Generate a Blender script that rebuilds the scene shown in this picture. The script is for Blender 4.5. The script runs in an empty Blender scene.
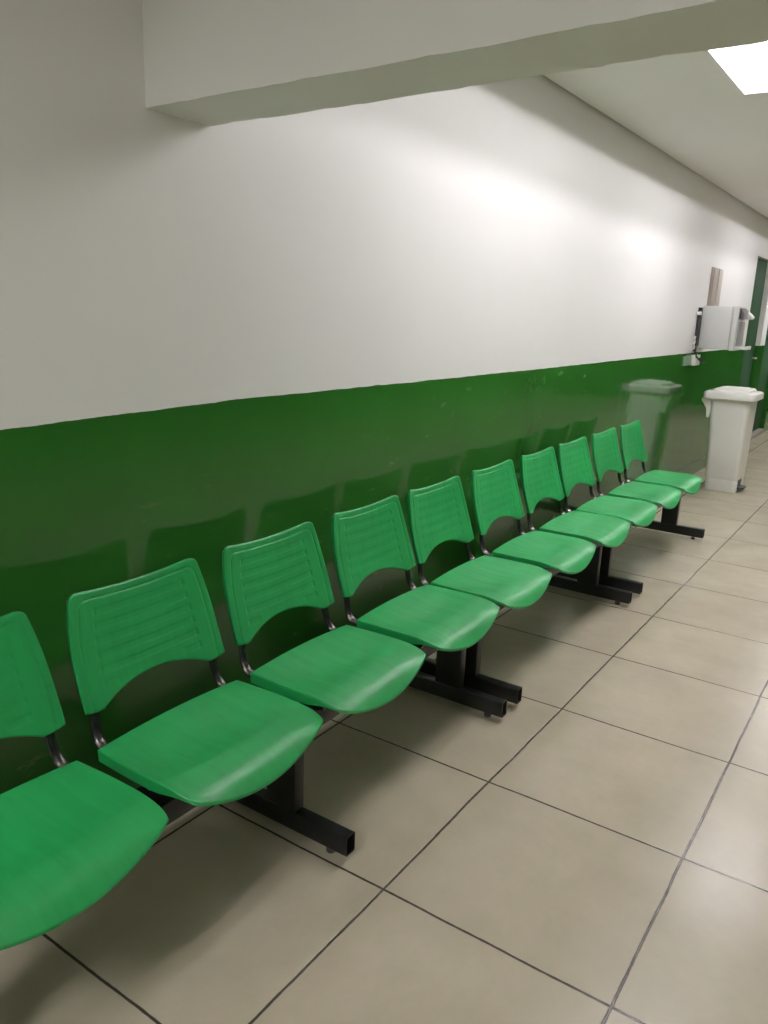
import bpy, bmesh, math, random
from mathutils import Vector, Matrix
random.seed(4)
sc = bpy.context.scene
C = sc.collection
PI = math.pi

# ------------------------------------------------------------------ helpers
def link(o, parent=None):
    C.objects.link(o)
    if parent is not None:
        o.parent = parent
    return o

def obj(name, bm, mat, parent=None, smooth=False, label=None):
    me = bpy.data.meshes.new(name)
    bmesh.ops.recalc_face_normals(bm, faces=bm.faces[:])
    bm.to_mesh(me)
    bm.free()
    mats = mat if isinstance(mat, (list, tuple)) else [mat]
    for m in mats:
        me.materials.append(m)
    if smooth:
        for p in me.polygons:
            p.use_smooth = True
        if smooth != 'all':
            me.set_sharp_from_angle(angle=math.radians(smooth if smooth is not True else 40))
    o = bpy.data.objects.new(name, me)
    link(o, parent)
    if label:
        o['label'] = label
    return o

def tag(o, label, cat, group=None):
    o['label'] = label
    o['category'] = cat
    if group:
        o['group'] = group
    return o

def thing(name, label, cat, loc=(0, 0, 0), group=None):
    o = bpy.data.objects.new(name, None)
    o.empty_display_size = 0.05
    o.location = loc
    link(o)
    return tag(o, label, cat, group)

def struct(o):
    o['kind'] = 'structure'
    return o

def box(bm, x0, x1, y0, y1, z0, z1, bev=0.0, seg=2, mi=0):
    vs = [bm.verts.new((x, y, z)) for x in (x0, x1) for y in (y0, y1) for z in (z0, z1)]
    idx = [(0, 1, 3, 2), (4, 6, 7, 5), (0, 4, 5, 1), (2, 3, 7, 6), (0, 2, 6, 4), (1, 5, 7, 3)]
    fs = [bm.faces.new([vs[i] for i in f]) for f in idx]
    for f in fs:
        f.material_index = mi
    if bev > 0:
        es = list({e for f in fs for e in f.edges})
        bmesh.ops.bevel(bm, geom=es, offset=bev, segments=seg, profile=0.5, affect='EDGES')
    return fs

def rrect(x0, x1, y0, y1, r, n=6):
    pts = []
    for cx, cy, a0 in ((x1 - r, y1 - r, 0), (x0 + r, y1 - r, 90), (x0 + r, y0 + r, 180), (x1 - r, y0 + r, 270)):
        for i in range(n + 1):
            a = math.radians(a0 + 90 * i / n)
            pts.append((cx + r * math.cos(a), cy + r * math.sin(a)))
    return pts

def loft(bm, rings, cap0=True, cap1=True, mi=0):
    vr = [[bm.verts.new(p) for p in r] for r in rings]
    n = len(vr[0])
    for a, b in zip(vr[:-1], vr[1:]):
        for i in range(n):
            f = bm.faces.new((a[i], a[(i + 1) % n], b[(i + 1) % n], b[i]))
            f.material_index = mi
    if cap0:
        bm.faces.new(vr[0][::-1]).material_index = mi
    if cap1:
        bm.faces.new(vr[-1]).material_index = mi
    return vr

def tube(bm, pts, rx, ry=None, n=10, side=(0, 1, 0), cap=True):
    """sweep an ellipse (rx along 'side', ry across) along pts"""
    ry = ry or rx
    P = [Vector(p) for p in pts]
    s0 = Vector(side).normalized()
    rings = []
    for i, p in enumerate(P):
        t = (P[min(i + 1, len(P) - 1)] - P[max(i - 1, 0)]).normalized()
        s = (s0 - t * s0.dot(t)).normalized()
        u = t.cross(s)
        rings.append([p + s * rx * math.cos(2 * PI * k / n) + u * ry * math.sin(2 * PI * k / n) for k in range(n)])
    loft(bm, rings, cap, cap)

def smoothpath(pts, n=8):
    """Catmull-Rom through pts"""
    P = [Vector(p) for p in pts]
    P = [P[0] * 2 - P[1]] + P + [P[-1] * 2 - P[-2]]
    out = []
    for i in range(1, len(P) - 2):
        for k in range(n):
            t = k / n
            a, b, c, d = P[i - 1], P[i], P[i + 1], P[i + 2]
            out.append(0.5 * ((2 * b) + (c - a) * t + (2 * a - 5 * b + 4 * c - d) * t * t + (3 * b - 3 * c + d - a) * t ** 3))
    out.append(P[-2])
    return out

def sstep(a, b, x):
    t = min(1, max(0, (x - a) / (b - a)))
    return t * t * (3 - 2 * t)

# ------------------------------------------------------------------ materials
class NT:
    def __init__(s, name):
        s.m = bpy.data.materials.new(name)
        s.m.use_nodes = True
        s.t = s.m.node_tree
        s.b = s.t.nodes['Principled BSDF']
    def n(s, typ, **kw):
        nd = s.t.nodes.new(typ)
        for k, v in kw.items():
            setattr(nd, k, v)
        return nd
    def l(s, a, b):
        s.t.links.new(a, b)
    def math(s, op, a, b=None, c=None, clamp=False):
        nd = s.n('ShaderNodeMath', operation=op, use_clamp=clamp)
        for i, v in enumerate((a, b, c)):
            if v is None:
                continue
            if isinstance(v, (int, float)):
                nd.inputs[i].default_value = v
            else:
                s.l(v, nd.inputs[i])
        return nd.outputs[0]
    def noise(s, vec, scale, detail=2, rough=0.5, dim='3D'):
        nd = s.n('ShaderNodeTexNoise', noise_dimensions=dim)
        nd.inputs['Scale'].default_value = scale
        nd.inputs['Detail'].default_value = detail
        nd.inputs['Roughness'].default_value = rough
        s.l(vec, nd.inputs['Vector'])
        return nd.outputs['Fac']
    def mixc(s, f, a, b, mode='MIX'):
        nd = s.n('ShaderNodeMix', data_type='RGBA', blend_type=mode)
        for i, v in ((0, f), (6, a), (7, b)):
            if isinstance(v, (int, float)):
                nd.inputs[i].default_value = v
            elif isinstance(v, (tuple, list)):
                nd.inputs[i].default_value = (*v, 1) if len(v) == 3 else v
            else:
                s.l(v, nd.inputs[i])
        return nd.outputs[2]
    def mapr(s, v, a, b, c, d, interp='LINEAR'):
        nd = s.n('ShaderNodeMapRange', interpolation_type=interp)
        s.l(v, nd.inputs[0])
        for i, x in enumerate((a, b, c, d)):
            nd.inputs[i + 1].default_value = x
        return nd.outputs[0]
    def bump(s, h, strength, dist=0.01):
        nd = s.n('ShaderNodeBump')
        nd.inputs['Strength'].default_value = strength
        nd.inputs['Distance'].default_value = dist
        s.l(h, nd.inputs['Height'])
        s.l(nd.outputs[0], s.b.inputs['Normal'])
    def set(s, **kw):
        for k, v in kw.items():
            k = {'base': 'Base Color', 'rough': 'Roughness', 'metal': 'Metallic', 'spec': 'Specular IOR Level',
                 'coat': 'Coat Weight', 'coatr': 'Coat Roughness'}.get(k, k)
            if isinstance(v, (tuple, list)):
                v = (*v, 1) if len(v) == 3 else v
                s.b.inputs[k].default_value = v
            elif isinstance(v, (int, float)):
                s.b.inputs[k].default_value = v
            else:
                s.l(v, s.b.inputs[k])
        return s

def simple(name, base, rough=0.5, metal=0.0, spec=0.5, var=0.06, scale=30, bumpk=0.0):
    t = NT(name)
    tc = t.n('ShaderNodeTexCoord').outputs['Object']
    f = t.noise(tc, scale, 3)
    lo = tuple(max(0, c * (1 - var)) for c in base)
    hi = tuple(min(1, c * (1 + var)) for c in base)
    t.set(base=t.mixc(f, lo, hi), rough=rough, metal=metal, spec=spec)
    if bumpk:
        t.bump(t.noise(tc, scale * 6, 2), bumpk, 0.002)
    return t.m

PAINT_Z = 1.163

def wall_material():
    t = NT('two_tone_wall_paint')
    geo = t.n('ShaderNodeNewGeometry').outputs['Position']
    sep = t.n('ShaderNodeSeparateXYZ')
    t.l(geo, sep.inputs[0])
    z = sep.outputs['Z']
    wob = t.math('SUBTRACT', t.noise(geo, 1.3, 3), 0.5)
    wob2 = t.math('SUBTRACT', t.noise(geo, 14, 2), 0.5)
    zz = t.math('ADD', z, t.math('ADD', t.math('MULTIPLY', wob, 0.012), t.math('MULTIPLY', wob2, 0.006)))
    line = t.mapr(sep.outputs['Y'], -0.6, 0.3, PAINT_Z - 0.016, PAINT_Z)   # the painted line dips a little towards the camera
    green = t.math('LESS_THAN', zz, line)
    # rubs and scuffs in the gloss paint: thin light marks with their own shape
    mp = t.n('ShaderNodeMapping')
    mp.inputs['Scale'].default_value = (2, 3.0, 9)
    mp.inputs['Rotation'].default_value = (0.5, 0, 0)
    t.l(geo, mp.inputs[0])
    sc1 = t.mapr(t.noise(mp.outputs[0], 2.6, 5, 0.62), 0.62, 0.70, 0, 1)
    big = t.mapr(t.noise(geo, 1.1, 2), 0.44, 0.58, 0, 1)
    scuff = t.math('MULTIPLY', sc1, big)
    gcol = t.mixc(t.noise(geo, 2.2, 4), GREEN_A, GREEN_B)
    gcol = t.mixc(t.math('MULTIPLY', scuff, 0.35), gcol, (0.16, 0.24, 0.13))
    wn = t.noise(geo, 1.7, 4)
    wcol = t.mixc(wn, (0.785, 0.78, 0.765), (0.82, 0.815, 0.80))
    t.set(base=t.mixc(green, wcol, gcol))
    gr = t.math('ADD', 0.06, t.math('MULTIPLY', t.noise(geo, 5, 3), 0.06))
    gr = t.math('ADD', gr, t.math('MULTIPLY', scuff, 0.12))
    r = t.n('ShaderNodeMix', data_type='FLOAT')
    t.l(green, r.inputs[0]); r.inputs[2].default_value = 0.45; t.l(gr, r.inputs[3])
    t.set(rough=r.outputs[0], spec=0.5)
    t.b.inputs['IOR'].default_value = 1.52
    b = t.math('ADD', t.math('MULTIPLY', t.noise(geo, 3.5, 2), 1.0), t.math('MULTIPLY', t.noise(geo, 60, 2), 0.03))
    t.bump(b, 0.12, 0.02)
    return t.m

def floor_material():
    t = NT('grey_ceramic_floor_tiles')
    geo = t.n('ShaderNodeNewGeometry').outputs['Position']
    sep = t.n('ShaderNodeSeparateXYZ')
    t.l(geo, sep.inputs[0])
    def cell(v, o):
        u = t.math('DIVIDE', t.math('SUBTRACT', v, o), 0.6)
        fr = t.math('FRACT', t.math('ADD', u, 0.5))
        d = t.math('MULTIPLY', t.math('ABSOLUTE', t.math('SUBTRACT', fr, 0.5)), 0.6)
        return d, t.math('FLOOR', u)
    wv = t.math('MULTIPLY', t.math('SUBTRACT', t.noise(geo, 3.0, 3), 0.5), 0.010)
    dx, ix = cell(t.math('ADD', sep.outputs['X'], wv), 0.768)
    dy, iy = cell(t.math('ADD', sep.outputs['Y'], wv), 0.004)
    d = t.math('MINIMUM', dx, dy)
    jag = t.math('MULTIPLY', t.noise(geo, 45, 2), 0.0022)
    g = t.mapr(t.math('SUBTRACT', d, jag), 0.0014, 0.0032, 1, 0)
    comb = t.n('ShaderNodeCombineXYZ')
    t.l(ix, comb.inputs[0]); t.l(iy, comb.inputs[1])
    wn = t.n('ShaderNodeTexWhiteNoise', noise_dimensions='2D')
    t.l(comb.outputs[0], wn.inputs['Vector'])
    n1 = t.noise(geo, 3.2, 6, 0.62)
    n2 = t.noise(geo, 26, 5, 0.7)
    c = t.mixc(t.mapr(n1, 0.3, 0.7, 0, 1), FLOOR_A, FLOOR_B)
    c = t.mixc(t.mapr(n2, 0.3, 0.8, 0, 0.25), c, (0.42, 0.375, 0.275))
    c = t.mixc(t.math('MULTIPLY', wn.outputs['Value'], 0.22), c, (0.40, 0.36, 0.27))
    c = t.mixc(g, c, (0.055, 0.047, 0.04))
    t.set(base=c)
    rr = t.mapr(n1, 0.3, 0.7, 0.24, 0.268)
    t.set(rough=rr, spec=0.30)
    hgt = t.math('ADD', t.math('MULTIPLY', g, -1.0), t.math('MULTIPLY', n1, 0.25))
    t.bump(hgt, 0.35, 0.003)
    return t.m

def ceiling_material():
    t = NT('painted_ceiling')
    geo = t.n('ShaderNodeNewGeometry').outputs['Position']
    t.set(base=t.mixc(t.noise(geo, 1.2, 4), (0.83, 0.83, 0.80), (0.87, 0.87, 0.84)), rough=0.7)
    t.bump(t.noise(geo, 5, 3), 0.08, 0.02)
    return t.m

def beam_material():
    t = NT('painted_beam')
    geo = t.n('ShaderNodeNewGeometry').outputs['Position']
    t.set(base=t.mixc(t.noise(geo, 1.4, 4), (0.72, 0.715, 0.69), (0.78, 0.775, 0.75)), rough=0.6)
    t.bump(t.noise(geo, 4, 4), 0.2, 0.03)
    return t.m

def plastic_material():
    t = NT('green_moulded_plastic')
    tc = t.n('ShaderNodeTexCoord').outputs['Object']
    oi = t.n('ShaderNodeObjectInfo')
    off = t.n('ShaderNodeVectorMath', operation='ADD')
    t.l(tc, off.inputs[0])
    sx = t.n('ShaderNodeCombineXYZ')
    r10 = t.math('MULTIPLY', oi.outputs['Random'], 40)
    t.l(r10, sx.inputs[0]); t.l(r10, sx.inputs[1])
    t.l(sx.outputs[0], off.inputs[1])
    p = off.outputs[0]
    # front-to-back streaks: reflected sheen put into the colour, plus worn gloss
    mp = t.n('ShaderNodeMapping'); mp.inputs['Scale'].default_value = (2.0, 16, 3)
    t.l(p, mp.inputs[0])
    st = t.noise(mp.outputs[0], 2.4, 4, 0.6)
    blot = t.noise(p, 6, 3)
    c = t.mixc(t.mapr(st, 0.3, 0.75, 0.2, 0.8), PLASTIC_A, PLASTIC_B)
    c = t.mixc(t.mapr(blot, 0.4, 0.7, 0, 0.3), c, (0.019, 0.32, 0.086))
    t.set(base=c, rough=t.mapr(st, 0.35, 0.68, 0.46, 0.36), spec=0.42)
    t.bump(t.math('ADD', t.noise(p, 420, 2), t.math('MULTIPLY', blot, 2.0)), 0.04, 0.002)
    return t.m

GREEN_A, GREEN_B = (0.019, 0.108, 0.014), (0.026, 0.134, 0.019)
FLOOR_A, FLOOR_B = (0.44, 0.395, 0.295), (0.56, 0.505, 0.385)
PLASTIC_A, PLASTIC_B = (0.009, 0.245, 0.058), (0.017, 0.315, 0.082)

M_wall = wall_material()
M_floor = floor_material()
M_ceil = ceiling_material()
M_beam = beam_material()
M_plastic = plastic_material()
M_black = simple('black_painted_steel', (0.012, 0.012, 0.011), 0.38, 0.0, 0.5, 0.25, 20)
M_tube = simple('black_gloss_steel_tube', (0.012, 0.012, 0.012), 0.22, 0.0, 0.6, 0.2, 30)
M_chrome = simple('bare_worn_steel', (0.16, 0.145, 0.135), 0.25, 0.85, 0.5, 0.6, 90)
M_bolt = simple('zinc_plated_bolt', (0.62, 0.60, 0.57), 0.28, 0.8, 0.5, 0.1, 60)
M_hollow = simple('painted_void_shade', (0.006, 0.006, 0.006), 0.9)  # near-black colour stands in for the shade in the void above the ceiling
M_bin = simple('white_bin_plastic', (0.86, 0.86, 0.82), 0.4, 0, 0.5, 0.03, 12)
M_grey = simple('light_grey_enamel', (0.67, 0.68, 0.67), 0.4, 0, 0.5, 0.03, 10)
M_midgrey = simple('mid_grey_enamel', (0.34, 0.34, 0.335), 0.4, 0, 0.5, 0.05, 10)
M_darkgrey = simple('dark_grey_plastic', (0.06, 0.06, 0.06), 0.5)
M_trunk = simple('taupe_cable_trunking', (0.36, 0.32, 0.28), 0.5, 0, 0.4, 0.06, 15)
M_trunk2 = simple('pale_cable_trunking', (0.50, 0.46, 0.41), 0.5, 0, 0.4, 0.06, 15)
M_white = simple('white_plastic', (0.78, 0.78, 0.76), 0.35)
M_pale = simple('greenish_grey_plate', (0.20, 0.32, 0.22), 0.35)
M_cable = simple('black_cable_sheath', (0.015, 0.015, 0.015), 0.45)
M_door = simple('dark_green_door_enamel', (0.016, 0.055, 0.020), 0.75, 0, 0.1, 0.12, 3)
M_sill = simple('grey_stone_sill', (0.30, 0.28, 0.24), 0.5, 0, 0.5, 0.12, 25)
M_fix = simple('white_fixture_enamel', (0.85, 0.85, 0.84), 0.35)
M_refl = simple('bright_reflector_sheet', (0.88, 0.88, 0.88), 0.25, 0.0, 0.8, 0.02, 10)
M_ivory = simple('ivory_lamp_holder', (0.70, 0.60, 0.38), 0.4)

def emit(name, col, strength):
    t = NT(name)
    tc = t.n('ShaderNodeTexCoord').outputs['Object']
    e = t.math('ADD', strength * 0.97, t.math('MULTIPLY', t.noise(tc, 4, 1), strength * 0.06))
    t.set(base=(0.9, 0.9, 0.9))
    t.b.inputs['Emission Color'].default_value = (*col, 1)
    t.l(e, t.b.inputs['Emission Strength'])
    return t.m

LAMP_COL = (1.0, 0.955, 1.0)

# ------------------------------------------------------------------ room shell
ROOM_X, Y0, Y1, CEIL = 5.0, -4.6, 13.0, 2.5
TOPZ = 2.75
DOORS = [(8.04, 8.98, 2.115), (9.27, 10.2, 2.115)]   # openings in the left wall

bm = bmesh.new()
D = 0.12
ys = [Y0] + [v for d in DOORS for v in d[:2]] + [Y1]
for i in range(0, len(ys), 2):
    box(bm, -D, 0, ys[i], ys[i + 1], 0, TOPZ)
for a, b, h in DOORS:
    box(bm, -D, 0, a, b, h, TOPZ)
struct(obj('wall_left', bm, M_wall))

bm = bmesh.new(); box(bm, ROOM_X, ROOM_X + D, Y0, Y1, 0, TOPZ); struct(obj('wall_right', bm, M_wall))
bm = bmesh.new(); box(bm, -D, ROOM_X + D, Y0 - D, Y0, 0, TOPZ); struct(obj('wall_back', bm, M_wall))
bm = bmesh.new(); box(bm, -D, ROOM_X + D, Y1, Y1 + D, 0, TOPZ); struct(obj('wall_end', bm, M_wall))
bm = bmesh.new(); box(bm, -D, ROOM_X + D, Y0, Y1, -0.1, 0); struct(obj('floor', bm, M_floor))

# ceiling with openings for the recessed fixtures; a narrow shadow gap along the wall
FIX = [((0.745, 1.375, 0.98, 2.925), 'recessed twin-tube ceiling light just past the dropped beam'),
       ((0.78, 1.40, 3.65, 4.85), 'recessed twin-tube ceiling light over the aisle beside the furthest green seats'),
       ((0.76, 1.38, 6.4, 7.6), 'recessed twin-tube ceiling light between the white bin and the green doors'),
       ((0.76, 1.38, 9.4, 10.6), 'recessed twin-tube ceiling light in front of the second green door'),
       ((0.76, 1.38, -3.6, -2.4), 'recessed twin-tube ceiling light on the camera side of the beam')]
LAMP = [68, 125, 110, 210, 310]
FIXL, FIX = [f[1] for f in FIX], [f[0] for f in FIX]
bm = bmesh.new()
GAP = 0.014
xs = sorted({GAP, ROOM_X} | {v for f in FIX for v in f[:2]})
yc = sorted({Y0, Y1} | {v for f in FIX for v in f[2:]})
for i in range(len(xs) - 1):
    for j in range(len(yc) - 1):
        xm, ym = 0.5 * (xs[i] + xs[i + 1]), 0.5 * (yc[j] + yc[j + 1])
        if any(f[0] < xm < f[1] and f[2] < ym < f[3] for f in FIX):
            continue
        box(bm, xs[i], xs[i + 1], yc[j], yc[j + 1], CEIL, CEIL + 0.02)
bmesh.ops.remove_doubles(bm, verts=bm.verts[:], dist=1e-5)
struct(obj('ceiling', bm, M_ceil))
bm = bmesh.new(); box(bm, -D, ROOM_X + D, Y0, Y1, TOPZ, TOPZ + 0.05); struct(obj('ceiling_slab', bm, M_hollow))

# the dropped concrete beam across the corridor (slightly uneven plaster edges)
bm = bmesh.new()
n = 160
def beam_edge(x, k):      # small nicks along the plaster edge
    return 0.0012 * math.sin(x * 5.1 + k) + 0.0008 * math.sin(x * 23.7 + 2 * k) + 0.0018 * max(0, math.sin(x * 61 + k)) ** 6
rings = []
for i in range(n + 1):
    x = ROOM_X * i / n
    e1, e2 = beam_edge(x, 0.4), beam_edge(x, 2.3)
    ya, yb, z0 = -0.03 - 0.06 * x, 0.184 - 0.058 * x, 1.900
    rings.append([(x, ya, CEIL + .01), (x, ya, z0 + e1), (x, yb, z0 + e2), (x, yb, CEIL + .01)])
loft(bm, rings)
struct(obj('ceiling_beam', bm, M_beam))

# doors recessed in the left wall
for k, (a, b, h) in enumerate(DOORS):
    bm = bmesh.new()
    box(bm, -0.095, -0.055, a + 0.004, b - 0.004, 0.055, h - 0.005, 0.002)
    for (z0, z1) in ((0.25, 0.95), (1.15, 1.95)):   # shallow pressed panels
        box(bm, -0.0555, -0.051, a + 0.14, b - 0.14, z0, z1, 0.002)
    d = struct(obj('door_%d' % (k + 1), bm, M_door, smooth=30))
    hb = bmesh.new()
    tube(hb, [(-0.055, b - 0.09, 1.02), (-0.012, b - 0.09, 1.02), (-0.008, b - 0.10, 1.02), (-0.008, b - 0.21, 1.02)], 0.009, n=8, side=(0, 0, 1))
    obj('door_handle', hb, M_midgrey, d, smooth=True)
    sb = bmesh.new()
    box(sb, -0.11, 0.006, a + 0.001, b - 0.001, 0.0, 0.05, 0.003)
    struct(obj('trim_%d' % (k + 1), sb, M_sill))

# ------------------------------------------------------------------ ceiling lights
def ceiling_light(f, lampmat, label):
    x0, x1, y0, y1 = f
    cx, cy = (x0 + x1) / 2, (y0 + y1) / 2
    t = thing('ceiling_light', label, 'ceiling light', (cx, cy, CEIL), 'recessed ceiling lights')
    hx, hy = (x1 - x0) / 2, (y1 - y0) / 2
    bm = bmesh.new()     # rim frame
    w = 0.008
    for (a, b, c, d) in ((-hx - .012, -hx + w, -hy - .012, hy + .012), (hx - w, hx + .012, -hy - .012, hy + .012),
                         (-hx + w, hx - w, -hy - .012, -hy + w), (-hx + w, hx - w, hy - w, hy + .012)):
        box(bm, a, b, c, d, -0.012, 0.0, 0.002)
    obj('frame', bm, M_fix, t)
    bm = bmesh.new()     # folded reflector tray
    ring = lambda ex, ey, z: [(-ex, -ey, z), (ex, -ey, z), (ex, ey, z), (-ex, ey, z)]
    loft(bm, [ring(hx - w, hy - w, -0.001), ring(hx - w - .02, hy - w - .02, 0.085), ring(hx - w - .02, hy - w - .02, 0.140)], cap0=False)
    # centre spine between the tubes
    loft(bm, [[(-.05, y, 0.139), (-.012, y, 0.068), (.012, y, 0.068), (.05, y, 0.139)] for y in (-hy + .10, hy - .10)])
    obj('reflector', bm, M_refl, t)
    for s in (-1, 1):
        xx = s * 0.14
        bm = bmesh.new()
        L = hy - 0.115
        tube(bm, [(xx, -L, 0.090), (xx, L, 0.090)], 0.014, n=10, side=(1, 0, 0))
        obj('lamp_tube', bm, lampmat, t, smooth=True)
        for e in (-1, 1):
            bm = bmesh.new()
            yy = e * (L + 0.018)
            box(bm, xx - .016, xx + .016, yy - .016, yy + .016, 0.072, 0.138, 0.003)
            obj('lamp_holder', bm, M_ivory, t)
    return t
for rect, lab, k in zip(FIX, FIXL, LAMP):
    if k > 0:
        ceiling_light(rect, emit('lit_lamp_tube', LAMP_COL, k), lab)

# ------------------------------------------------------------------ tandem benches
PITCH = 0.498
YC = -0.243            # y of the second seat's middle

def seat_bm():
    bm = bmesh.new()
    NS, NTt = 40, 40
    def top(s, t):
        # outline, in local coords: x from the wall, y across
        hw = 0.2205 + 0.0057 * math.sin(PI * t)
        cr = max(0, (t - 0.86) / 0.14)
        hw -= 0.006 * cr ** 2.4                      # slightly rounded front corners
        e = abs(s)
        cs = max(0.0, math.cos(PI / 2 * e))
        xr = 0.2907 - 0.0074 * (1 - s * s)           # bowed rear edge
        xf = 0.592 + 0.020 * cs ** 0.75
        x = xr + (xf - xr) * t
        y = s * hw - 0.014
        z = 0.4545 + 0.003 * t
        dish = (1 - e ** 2.6) * math.sin(PI * min(1, t / 0.93)) ** 1.1
        z -= 0.017 * dish                             # dished for sitting
        z -= 0.003 * (1 - e ** 2) * math.exp(-((t - 0.80) / .10) ** 2)
        k = min(1, max(0, (t - 0.64) / 0.36))
        z -= (0.6 * k * k + 0.4 * k ** 3) * (0.015 + 0.052 * cs ** 0.8)   # front rolls down, most in the middle
        z += 0.005 * (1 - s * s) * (1 - t) ** 3
        return Vector((x, y, z))
    S = [math.sin(PI / 2 * (2 * i / NS - 1)) * 0.35 + 0.65 * (2 * i / NS - 1) for i in range(NS + 1)]
    T = [0.5 - 0.5 * math.cos(PI * j / NTt) if False else j / NTt for j in range(NTt + 1)]
    T = [t - 0.35 * math.sin(2 * PI * t) / (2 * PI) for t in T]
    grid = [[top(s, t) for t in T] for s in S]
    vt = [[bm.verts.new(p) for p in row] for row in grid]
    def under(i, j):
        p = grid[i][j]
        return Vector((p.x, p.y, p.z - 0.006))
    vb = [[None] * (NTt + 1) for _ in range(NS + 1)]
    # inner shell below
    for i in range(NS + 1):
        for j in range(NTt + 1):
            vb[i][j] = bm.verts.new(under(i, j))
    for i in range(NS):
        for j in range(NTt):
            bm.faces.new((vt[i][j], vt[i + 1][j], vt[i + 1][j + 1], vt[i][j + 1]))
            bm.faces.new((vb[i][j], vb[i][j + 1], vb[i + 1][j + 1], vb[i + 1][j]))
    loop = [(i, 0) for i in range(NS)] + [(NS, j) for j in range(NTt)] + [(i, NTt) for i in range(NS, 0, -1)] + [(0, j) for j in range(NTt, 0, -1)]
    cen = Vector((0.44, 0, 0))
    # rounded lip, then a skirt that is deep along the sides and fades towards the front
    lips = []
    for (i, j) in loop:
        p = grid[i][j]
        t = T[j]
        out = Vector((p.x - cen.x, (p.y - cen.y), 0))
        # outward normal by side
        if j == 0: o = Vector((-1, 0, 0))
        elif j == NTt: o = Vector((1, 0, 0))
        else: o = Vector((0, 1 if i == NS else -1, 0))
        if (i in (0, NS)) and j in (0, NTt):
            o = Vector((-0.7 if j == 0 else 0.7, 0.7 if i == NS else -0.7, 0))
        if i in (0, NS) and t > 0.9:
            k = (t - 0.9) / 0.1
            o = Vector((k, (1 - k * .5) * (1 if i == NS else -1), 0)).normalized()
        side = 1.0 if i in (0, NS) else 0.0
        d = 0.009 + (0.021 * (1 - sstep(0.62, 1.0, t)) if side else (0.022 if j == 0 else 0.001))
        lips.append((bm.verts.new(p + o * 0.0022 + Vector((0, 0, -0.002))), bm.verts.new(p + o * 0.0026 + Vector((0, 0, -0.005))),
                     bm.verts.new(p + o * 0.001 + Vector((0, 0, -d))), bm.verts.new(p - o * 0.004 + Vector((0, 0, -d)))))
    n = len(loop)
    for k in range(n):
        a, b = lips[k], lips[(k + 1) % n]
        ia, ib = loop[k], loop[(k + 1) % n]
        bm.faces.new((vt[ia[0]][ia[1]], vt[ib[0]][ib[1]], b[0], a[0]))
        for q in range(3):
            bm.faces.new((a[q], b[q], b[q + 1], a[q + 1]))
        bm.faces.new((a[3], b[3], vb[ib[0]][ib[1]], vb[ia[0]][ia[1]]))
    return bm

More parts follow.
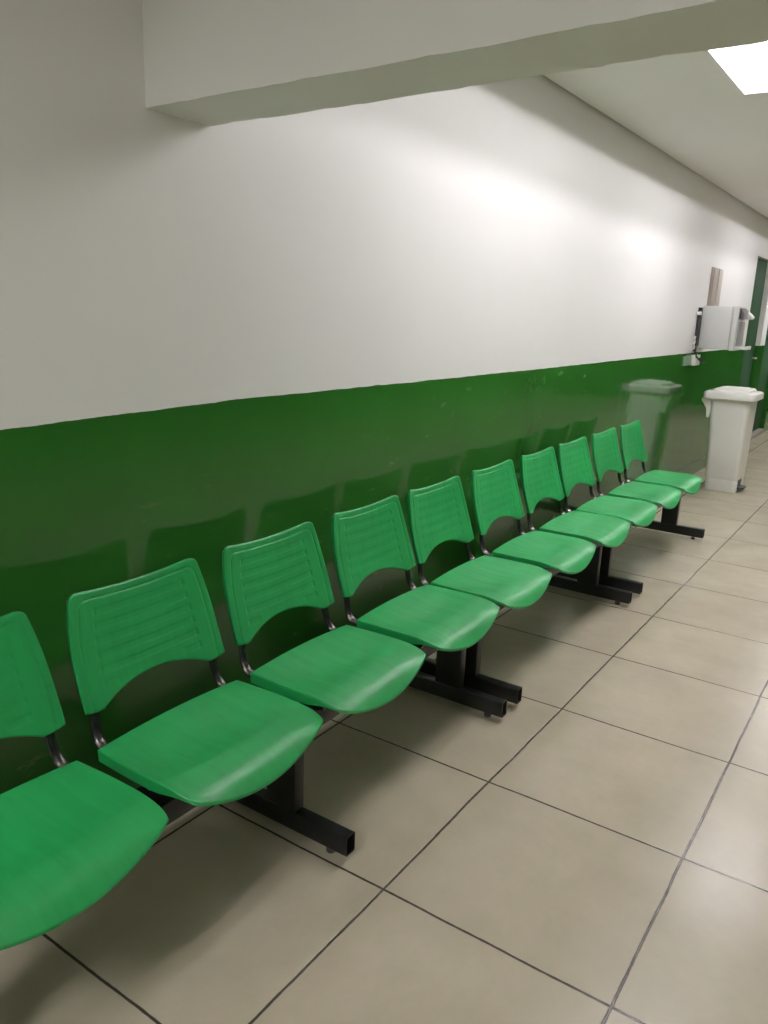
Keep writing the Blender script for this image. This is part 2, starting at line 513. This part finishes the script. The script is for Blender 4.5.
def back_bm():
    bm = bmesh.new()
    NA, NB = 116, 96
    ZT, Z0 = 0.780, 0.500
    def hw(z):
        h = (z - Z0) / (ZT - Z0)
        return 0.223 - 0.031 * max(0, h) ** 2.8
    def zbot(a):
        q = abs(a) / 0.76
        if q >= 1:
            r = (abs(a) - 0.76) / 0.24
            return Z0 + 0.010 * r * r
        return Z0 + 0.038 * (1 - q ** 2.0)
    def ztop(a):
        q = max(0, (abs(a) - 0.88) / 0.12)
        return ZT + 0.002 - 0.016 * (1 - math.sqrt(max(0, 1 - q * q))) - 0.018 * (1 - a * a)
    def surf(a, b):
        zb, zt = zbot(a), ztop(a)
        z = zb + (zt - zb) * b
        h = (z - Z0) / (ZT - Z0)
        x = 0.211 - 0.076 * h - 0.006 * math.sin(PI * min(1, max(0, h))) + 0.019 * abs(a) ** 2.2
        y = a * hw(z) + 0.007 - 0.006 * max(0, h)
        return Vector((x, y, z)), h
    def groove(p, a):
        """depth of the pressed pattern at height z, across y"""
        z, y = p.z, p.y - 0.007
        d = 0.0
        ins = 0.030
        ex = hw(z) - 0.024 - abs(y)
        ez = (ztop(a) - 0.019) - z
        # outline groove (top and both sides, rounded corners)
        r = 0.022
        if ex < r and ez < r:
            e = r - math.hypot(r - ex, r - ez)
        else:
            e = min(ex, ez)
        d -= 0.0024 * math.exp(-(e / 0.0022) ** 2)
        # recessed horizontal bands
        lim = hw(z) - 0.066 - abs(y)
        for k in range(6):
            zc = 0.728 - 0.034 * k - 0.014 * (1 - a * a)
            hh = 0.0085
            if zc - hh < zbot(a) + 0.014:
                continue
            q = min(lim, hh - abs(z - zc))
            d -= 0.0009 * sstep(-0.0012, 0.0016, q)
            # rib line in the band's end
            if abs(z - zc) < hh:
                d -= 0.0012 * math.exp(-((lim - 0.006) / 0.0024) ** 2)
        return d
    A = [2 * i / NA - 1 for i in range(NA + 1)]
    A = [a + 0.10 * math.sin(PI * a) / PI for a in A]
    B = [j / NB for j in range(NB + 1)]
    F, K = [], []
    for a in A:
        fr, kr = [], []
        for b in B:
            p, h = surf(a, b)
            ed = min(1, min((1 - abs(a)) / 0.03, b / 0.03, (1 - b) / 0.03))
            rnd = 0.003 * (1 - math.sqrt(max(0, 1 - (1 - ed) ** 2)))
            fr.append(bm.verts.new((p.x + groove(p, a) - rnd, p.y, p.z)))
            kr.append(bm.verts.new((p.x - 0.011 + rnd, p.y, p.z)))
        F.append(fr); K.append(kr)
    for i in range(NA):
        for j in range(NB):
            bm.faces.new((F[i][j], F[i + 1][j], F[i + 1][j + 1], F[i][j + 1]))
            bm.faces.new((K[i][j], K[i][j + 1], K[i + 1][j + 1], K[i + 1][j]))
    loop = [(i, 0) for i in range(NA)] + [(NA, j) for j in range(NB)] + [(i, NB) for i in range(NA, 0, -1)] + [(0, j) for j in range(NB, 0, -1)]
    # side flanges that wrap back round the tube posts
    n = len(loop)
    mid = []
    for (i, j) in loop:
        f, k = F[i][j].co, K[i][j].co
        wrap = 0.010 if i in (0, NA) else (0.005 if j == NB else 0.001)
        mid.append(bm.verts.new((k.x - wrap, (f.y - 0.007) * 0.975 + 0.007, f.z - (0.003 if j == NB else 0))))
    for q in range(n):
        a, b = loop[q], loop[(q + 1) % n]
        bm.faces.new((F[a[0]][a[1]], F[b[0]][b[1]], mid[(q + 1) % n], mid[q]))
        bm.faces.new((mid[q], mid[(q + 1) % n], K[b[0]][b[1]], K[a[0]][a[1]]))
    return bm

def support_bm(s):
    """flat-oval L tube: up inside the backrest lobe, round the bend, forward under the seat"""
    bm = bmesh.new()
    k, y = s * 0.188 + 0.008, s * 0.198 + 0.008
    pts = smoothpath([(0.203, k, 0.535), (0.209, s * 0.191 + 0.008, 0.480), (0.223, s * 0.195 + 0.008, 0.440), (0.255, y, 0.418), (0.31, y, 0.413), (0.52, y, 0.405)], 7)
    tube(bm, pts, 0.0125, 0.0085, 12)
    return bm

def clip_bm(s):
    """bare steel sleeve at the bend of the tube"""
    bm = bmesh.new()
    y = s * 0.1965 + 0.008
    pts = smoothpath([(0.2275, y, 0.4315), (0.240, y, 0.4235), (0.255, y, 0.4180), (0.268, y, 0.4160)], 5)
    tube(bm, pts, 0.0137, 0.0097, 12)
    return bm

def bolt_bm(x, y, z):
    bm = bmesh.new()
    tube(bm, [(x, y, z), (x, y, z + 0.009)], 0.011, n=6, side=(1, 0, 0))
    return bm

def leg_bm():
    bm = bmesh.new()
    box(bm, 0.350, 0.455, -0.020, 0.020, 0.079, 0.340, 0.003)
    return bm

def foot_bm():
    """open-ended rectangular tube lying across"""
    bm = bmesh.new()
    x0, x1, y, z0, z1, w = 0.10, 0.635, 0.020, 0.020, 0.080, 0.003
    rr = lambda x, e: [(x, a, b) for a, b in rrect(-y + e, y - e, z0 + e, z1 - e, 0.006 - e * .5, 3)]
    loft(bm, [rr(x0 + 0.02, w), rr(x0, w), rr(x0, 0), rr(x1, 0), rr(x1, w), rr(x1 - 0.03, w)], True, True)
    return bm

def glide_bm(x):
    bm = bmesh.new()
    rings = []
    for r, z in ((0.012, 0.0), (0.014, 0.002), (0.014, 0.012), (0.006, 0.014), (0.006, 0.0215)):
        rings.append([(x + r * math.cos(2 * PI * k / 12), r * math.sin(2 * PI * k / 12), z) for k in range(12)])
    loft(bm, rings)
    return bm

protos = {}
def part(kind, maker, mat, parent, loc, smooth, label=None):
    """first call builds the mesh, later calls copy the object (shared mesh)"""
    if kind not in protos:
        o = obj(kind[0], maker(), mat, parent, smooth, label)
        protos[kind] = o
    else:
        o = protos[kind].copy()
        C.objects.link(o)
        o.parent = parent
    o.location = loc
    return o

def bench(label, seats, legs, y0, y1):
    yc = (y0 + y1) / 2
    t = thing('waiting_bench', label, 'bench', (0.385, yc, 0), 'green tandem waiting benches')
    O = Vector((-0.385, -yc, 0))
    bm = bmesh.new()
    box(bm, 0.385, 0.485, y0 + 0.03, y1 - 0.03, 0.325, 0.380, 0.003)
    b = obj('beam', bm, M_black, t, 30)
    b.location = O
    for yy in legs:
        l = part(('leg',), leg_bm, M_black, t, O + Vector((0, yy, 0)), 30)
        f = part(('foot_bar',), foot_bm, M_black, l, (0, 0, 0), 30)
    # glides are sub-parts of the leg too
    for l in [c for c in t.children if c.name.startswith('leg')]:
        for x in (0.135, 0.570):
            part(('floor_glide', x), lambda: glide_bm(x), M_darkgrey, l, (0, 0, 0), 30)
    for yy in seats:
        s = part(('seat',), seat_bm, M_plastic, t, O + Vector((0, yy, 0)), 50)
        part(('seat_bolt',), lambda: bolt_bm(0.412, -0.188, 0.380), M_bolt, s, (0, 0, 0), 30, 'bare steel bolt')
        r = part(('backrest',), back_bm, M_plastic, t, O + Vector((0, yy, 0)), 50)
        for sg in (-1, 1):
            part(('back_support', sg), lambda: support_bm(sg), M_tube, r, (0, 0, 0), 40, 'black oval tube support')
            part(('support_sleeve', sg), lambda: clip_bm(sg), M_chrome, r, (0, 0, 0), 40, 'bare steel sleeve at the bend')
    return t
cs = [YC + v for v in (-0.492, 0.006, 0.503, 1.003, 1.474, 1.985, 2.485, 2.960, 3.465, 3.968)]
H = PITCH / 2
bench('green plastic waiting bench nearest the camera, four seats on black steel legs', cs[0:4], [cs[0] - H + .06, 0.042, 0.982], cs[0] - H, cs[3] + H)
bench('green plastic three-seat waiting bench in the middle of the row', cs[4:7], [1.112, 2.455], cs[4] - H, cs[6] + H)
bench('green plastic three-seat waiting bench at the far end, closest to the white bin', cs[7:10], [2.64, 4.03], cs[7] - H, cs[9] + H)

# ------------------------------------------------------------------ white pedal bin
BX, BY = 0.36, 5.955
bn = thing('pedal_bin', 'tall white plastic pedal bin with lid standing by the green wall', 'bin', (BX, BY, 0))
def ring(x0, x1, y0, y1, r, z):
    return [(x - BX, y - BY, z) for x, y in rrect(x0, x1, y0, y1, r, 6)]
bm = bmesh.new()
loft(bm, [ring(.238, .498, 5.785, 6.125, .035, .106), ring(.234, .503, 5.782, 6.128, .036, .112),
          ring(.218, .508, 5.775, 6.135, .04, .40), ring(.194, .514, 5.765, 6.145, .042, .775),
          ring(.186, .522, 5.757, 6.153, .044, .782), ring(.186, .522, 5.757, 6.153, .044, .800)])
obj('body', bm, M_bin, bn, 35)
bm = bmesh.new()     # plinth with the pedal notch
loft(bm, [ring(.244, .484, 5.79, 6.12, .034, 0.0), ring(.241, .486, 5.787, 6.123, .035, .006), ring(.240, .486, 5.786, 6.124, .035, .104)])
for (a, b) in ((5.79, 5.845), (6.03, 6.12)):
    box(bm, .47 - BX, .500 - BX, a - BY, b - BY, 0.0, .104, .008)
obj('plinth', bm, M_bin, bn, 35)
bm = bmesh.new()
box(bm, .486 - BX, .492 - BX, 5.846 - BY, 6.028 - BY, .012, .10, .002)
box(bm, .490 - BX, .545 - BX, 5.87 - BY, 6.00 - BY, .025, .045, .006)
obj('pedal', bm, M_darkgrey, bn, 35, 'black foot pedal')
bm = bmesh.new()
loft(bm, [ring(.142, .545, 5.735, 6.175, .045, .792), ring(.136, .552, 5.728, 6.182, .05, .798), ring(.136, .552, 5.728, 6.182, .05, .838),
          ring(.142, .546, 5.734, 6.176, .048, .850), ring(.156, .532, 5.748, 6.162, .042, .856)])
loft(bm, [ring(.205, .500, 5.775, 6.135, .035, .853), ring(.212, .492, 5.783, 6.127, .034, .874), ring(.222, .482, 5.793, 6.117, .03, .880)])
loft(bm, [ring(.250, .455, 5.82, 6.09, .025, .878), ring(.254, .451, 5.824, 6.086, .024, .886)])
lid = obj('lid', bm, M_bin, bn, 35)
bm = bmesh.new()
box(bm, .165 - BX, .185 - BX, 5.85 - BY, 6.06 - BY, .853, .862, .004)
obj('hinge', bm, M_midgrey, lid, 35, 'grey hinge bar')
for yy in (5.782, 6.09):     # gusset handles on the wall side
    bm = bmesh.new()
    prof = [(.125, .792), (.205, .792), (.205, .700), (.196, .628), (.176, .628), (.172, .705), (.122, .770)]
    loft(bm, [[(x - BX, yy - BY + e, z) for x, z in prof] for e in (0, .035)])
    bmesh.ops.bevel(bm, geom=bm.edges[:], offset=.003, segments=2, affect='EDGES')
    obj('handle', bm, M_bin, bn, 35)

# ------------------------------------------------------------------ wall unit, trunking, socket, cable
UX, UY, UZ = 0.0, 5.98, 1.2
wu = thing('wall_cabinet', 'boxy light grey dispenser cabinet mounted on wall above the bin', 'cabinet', (UX, UY, UZ))
def ub(bm, x0, x1, y0, y1, z0, z1, bev=.003):
    box(bm, x0 - UX, x1 - UX, y0 - UY, y1 - UY, z0 - UZ, z1 - UZ, bev)
bm = bmesh.new(); ub(bm, .022, .262, 5.83, 6.13, 1.202, 1.556, .006); obj('body', bm, M_grey, wu, 35)
bm = bmesh.new(); ub(bm, .2635, .312, 5.826, 6.134, 1.196, 1.560, .010); fc = obj('front_cover', bm, M_grey, wu, 35)
bm = bmesh.new(); ub(bm, .3115, .316, 5.86, 6.12, 1.455, 1.545, .001); obj('recess_shade', bm, M_darkgrey, fc, 35, 'flat dark plate painted in for the shaded hollow behind the spout')  # dark sheet on the cover, its colour stands in for shade in a hollow
bm = bmesh.new(); ub(bm, .312, .322, 5.87, 6.115, 1.235, 1.435, .004); obj('front_panel', bm, M_midgrey, wu, 35)
bm = bmesh.new()
prof = [(.312, 1.452), (.395, 1.458), (.400, 1.478), (.372, 1.505), (.340, 1.53), (.312, 1.535)]
loft(bm, [[(x - UX, y - UY, z - UZ) for x, z in prof] for y in (5.93, 6.06)])
bmesh.ops.bevel(bm, geom=bm.edges[:], offset=.004, segments=2, affect='EDGES')
obj('spout', bm, M_grey, wu, 35)
bm = bmesh.new(); tube(bm, [(.352 - UX, 5.905 - UY, 1.462 - UZ), (.352 - UX, 5.905 - UY, 1.530 - UZ)], .022, n=14, side=(1, 0, 0)); obj('knob', bm, M_midgrey, wu, 35)
bm = bmesh.new()
ub(bm, .300, .395, 5.90, 6.12, 1.206, 1.220, .004); ub(bm, .385, .395, 5.90, 6.12, 1.212, 1.236, .003)
obj('drip_tray', bm, M_grey, wu, 35)
bm = bmesh.new(); ub(bm, 0, .022, 5.755, 5.80, 1.175, 1.515, .003); ub(bm, 0, .022, 5.80, 6.13, 1.22, 1.54, .003); ub(bm, 0.0, .03, 5.765, 5.805, 1.515, 1.54, .004)
br = obj('mounting_bracket', bm, M_cable, wu, 35, 'black mounting bracket')
bm = bmesh.new(); ub(bm, .005, .026, 5.715, 5.802, 1.478, 1.506, .002); obj('tag', bm, M_white, br, 35, 'small white tag')

for (a, b, m, lab) in ((6.045, 6.215, M_trunk, 'darker taupe cable trunking above the wall cabinet, nearer the benches'),
                       (6.240, 6.400, M_trunk2, 'paler cable trunking above the wall cabinet, nearer the green doors')):
    t = thing('cable_trunking', lab, 'cable trunking', (0, (a + b) / 2, 1.545), 'cable trunking above the wall cabinet')
    w = (b - a) / 2
    bm = bmesh.new(); box(bm, 0, .016, -w, w, 0, .338, .002); obj('base', bm, m, t, 35)
    bm = bmesh.new(); box(bm, .0155, .028, -w + .012, w - .012, 0.004, .334, .004); obj('cover', bm, m, t, 35)

t = thing('wall_socket', 'pale electrical socket on green wall below the wall cabinet', 'socket', (0, 5.68, 1.10))
bm = bmesh.new(); box(bm, 0, .010, -.20, .04, -.038, .040, .004); obj('plate', bm, M_pale, t, 35)
bm = bmesh.new(); box(bm, 0, .040, .042, .215, -.042, .046, .006); sb = obj('outlet_box', bm, M_white, t, 35, 'white outlet box')
bm = bmesh.new(); box(bm, .0395, .043, .075, .185, -.028, .030, .002); obj('outlet_face', bm, M_grey, sb, 35)
bm = bmesh.new()
tube(bm, smoothpath([(.012, 5.785, 1.170), (.035, 5.77, 1.160), (.045, 5.715, 1.140), (.075, 5.75, 1.10), (.085, 5.84, 1.080), (.060, 5.87, 1.105), (.046, 5.83, 1.115)], 8), .0065, n=8, side=(0, 0, 1))
tag(obj('power_cable', bm, M_cable, None, 60), 'black power cable looping from the wall cabinet down to the socket', 'cable')
bm = bmesh.new()
tube(bm, smoothpath([(.011, 5.735, 1.300), (.012, 5.715, 1.275), (.013, 5.738, 1.255), (.012, 5.705, 1.235), (.013, 5.735, 1.215), (.012, 5.715, 1.195)], 8), .009, n=8, side=(0, 0, 1))
tag(obj('signal_cable', bm, M_white, None, 60), 'white cable bunched beside the black bracket above the socket', 'cable')

# ------------------------------------------------------------------ world, camera, colour
w = bpy.data.worlds.new('world'); sc.world = w
w.use_nodes = True
w.node_tree.nodes['Background'].inputs[0].default_value = (0.5, 0.5, 0.5, 1)
w.node_tree.nodes['Background'].inputs[1].default_value = 0.0

cam = bpy.data.cameras.new('camera')
co = bpy.data.objects.new('camera', cam); C.objects.link(co)
yaw, pitch, roll = 0.587656621, 0.253390905, 0.0383595824
cy, sy = math.cos(yaw), math.sin(yaw)
f = Vector((-sy * math.cos(pitch), cy * math.cos(pitch), -math.sin(pitch)))
r = Vector((cy, sy, 0)); u = r.cross(f)
c, s = math.cos(roll), math.sin(roll)
r2, u2 = c * r + s * u, -s * r + c * u
Mx = Matrix((r2, u2, -f)).transposed().to_4x4()
Mx.translation = (1.70243341, -1.46038331, 1.45227792)
co.matrix_world = Mx
cam.sensor_fit = 'VERTICAL'; cam.sensor_height = 36
cam.lens = 794.678884 * 36 / 1024
cam.clip_start = 0.02
sc.camera = co
sc.view_settings.view_transform = 'Standard'
sc.view_settings.look = 'None'
sc.view_settings.gamma = 1
sc.view_settings.use_curve_mapping = False
sc.view_settings.exposure = 0.0
sc.cycles.use_denoising = True
sc.cycles.max_bounces = 10
sc.cycles.diffuse_bounces = 6
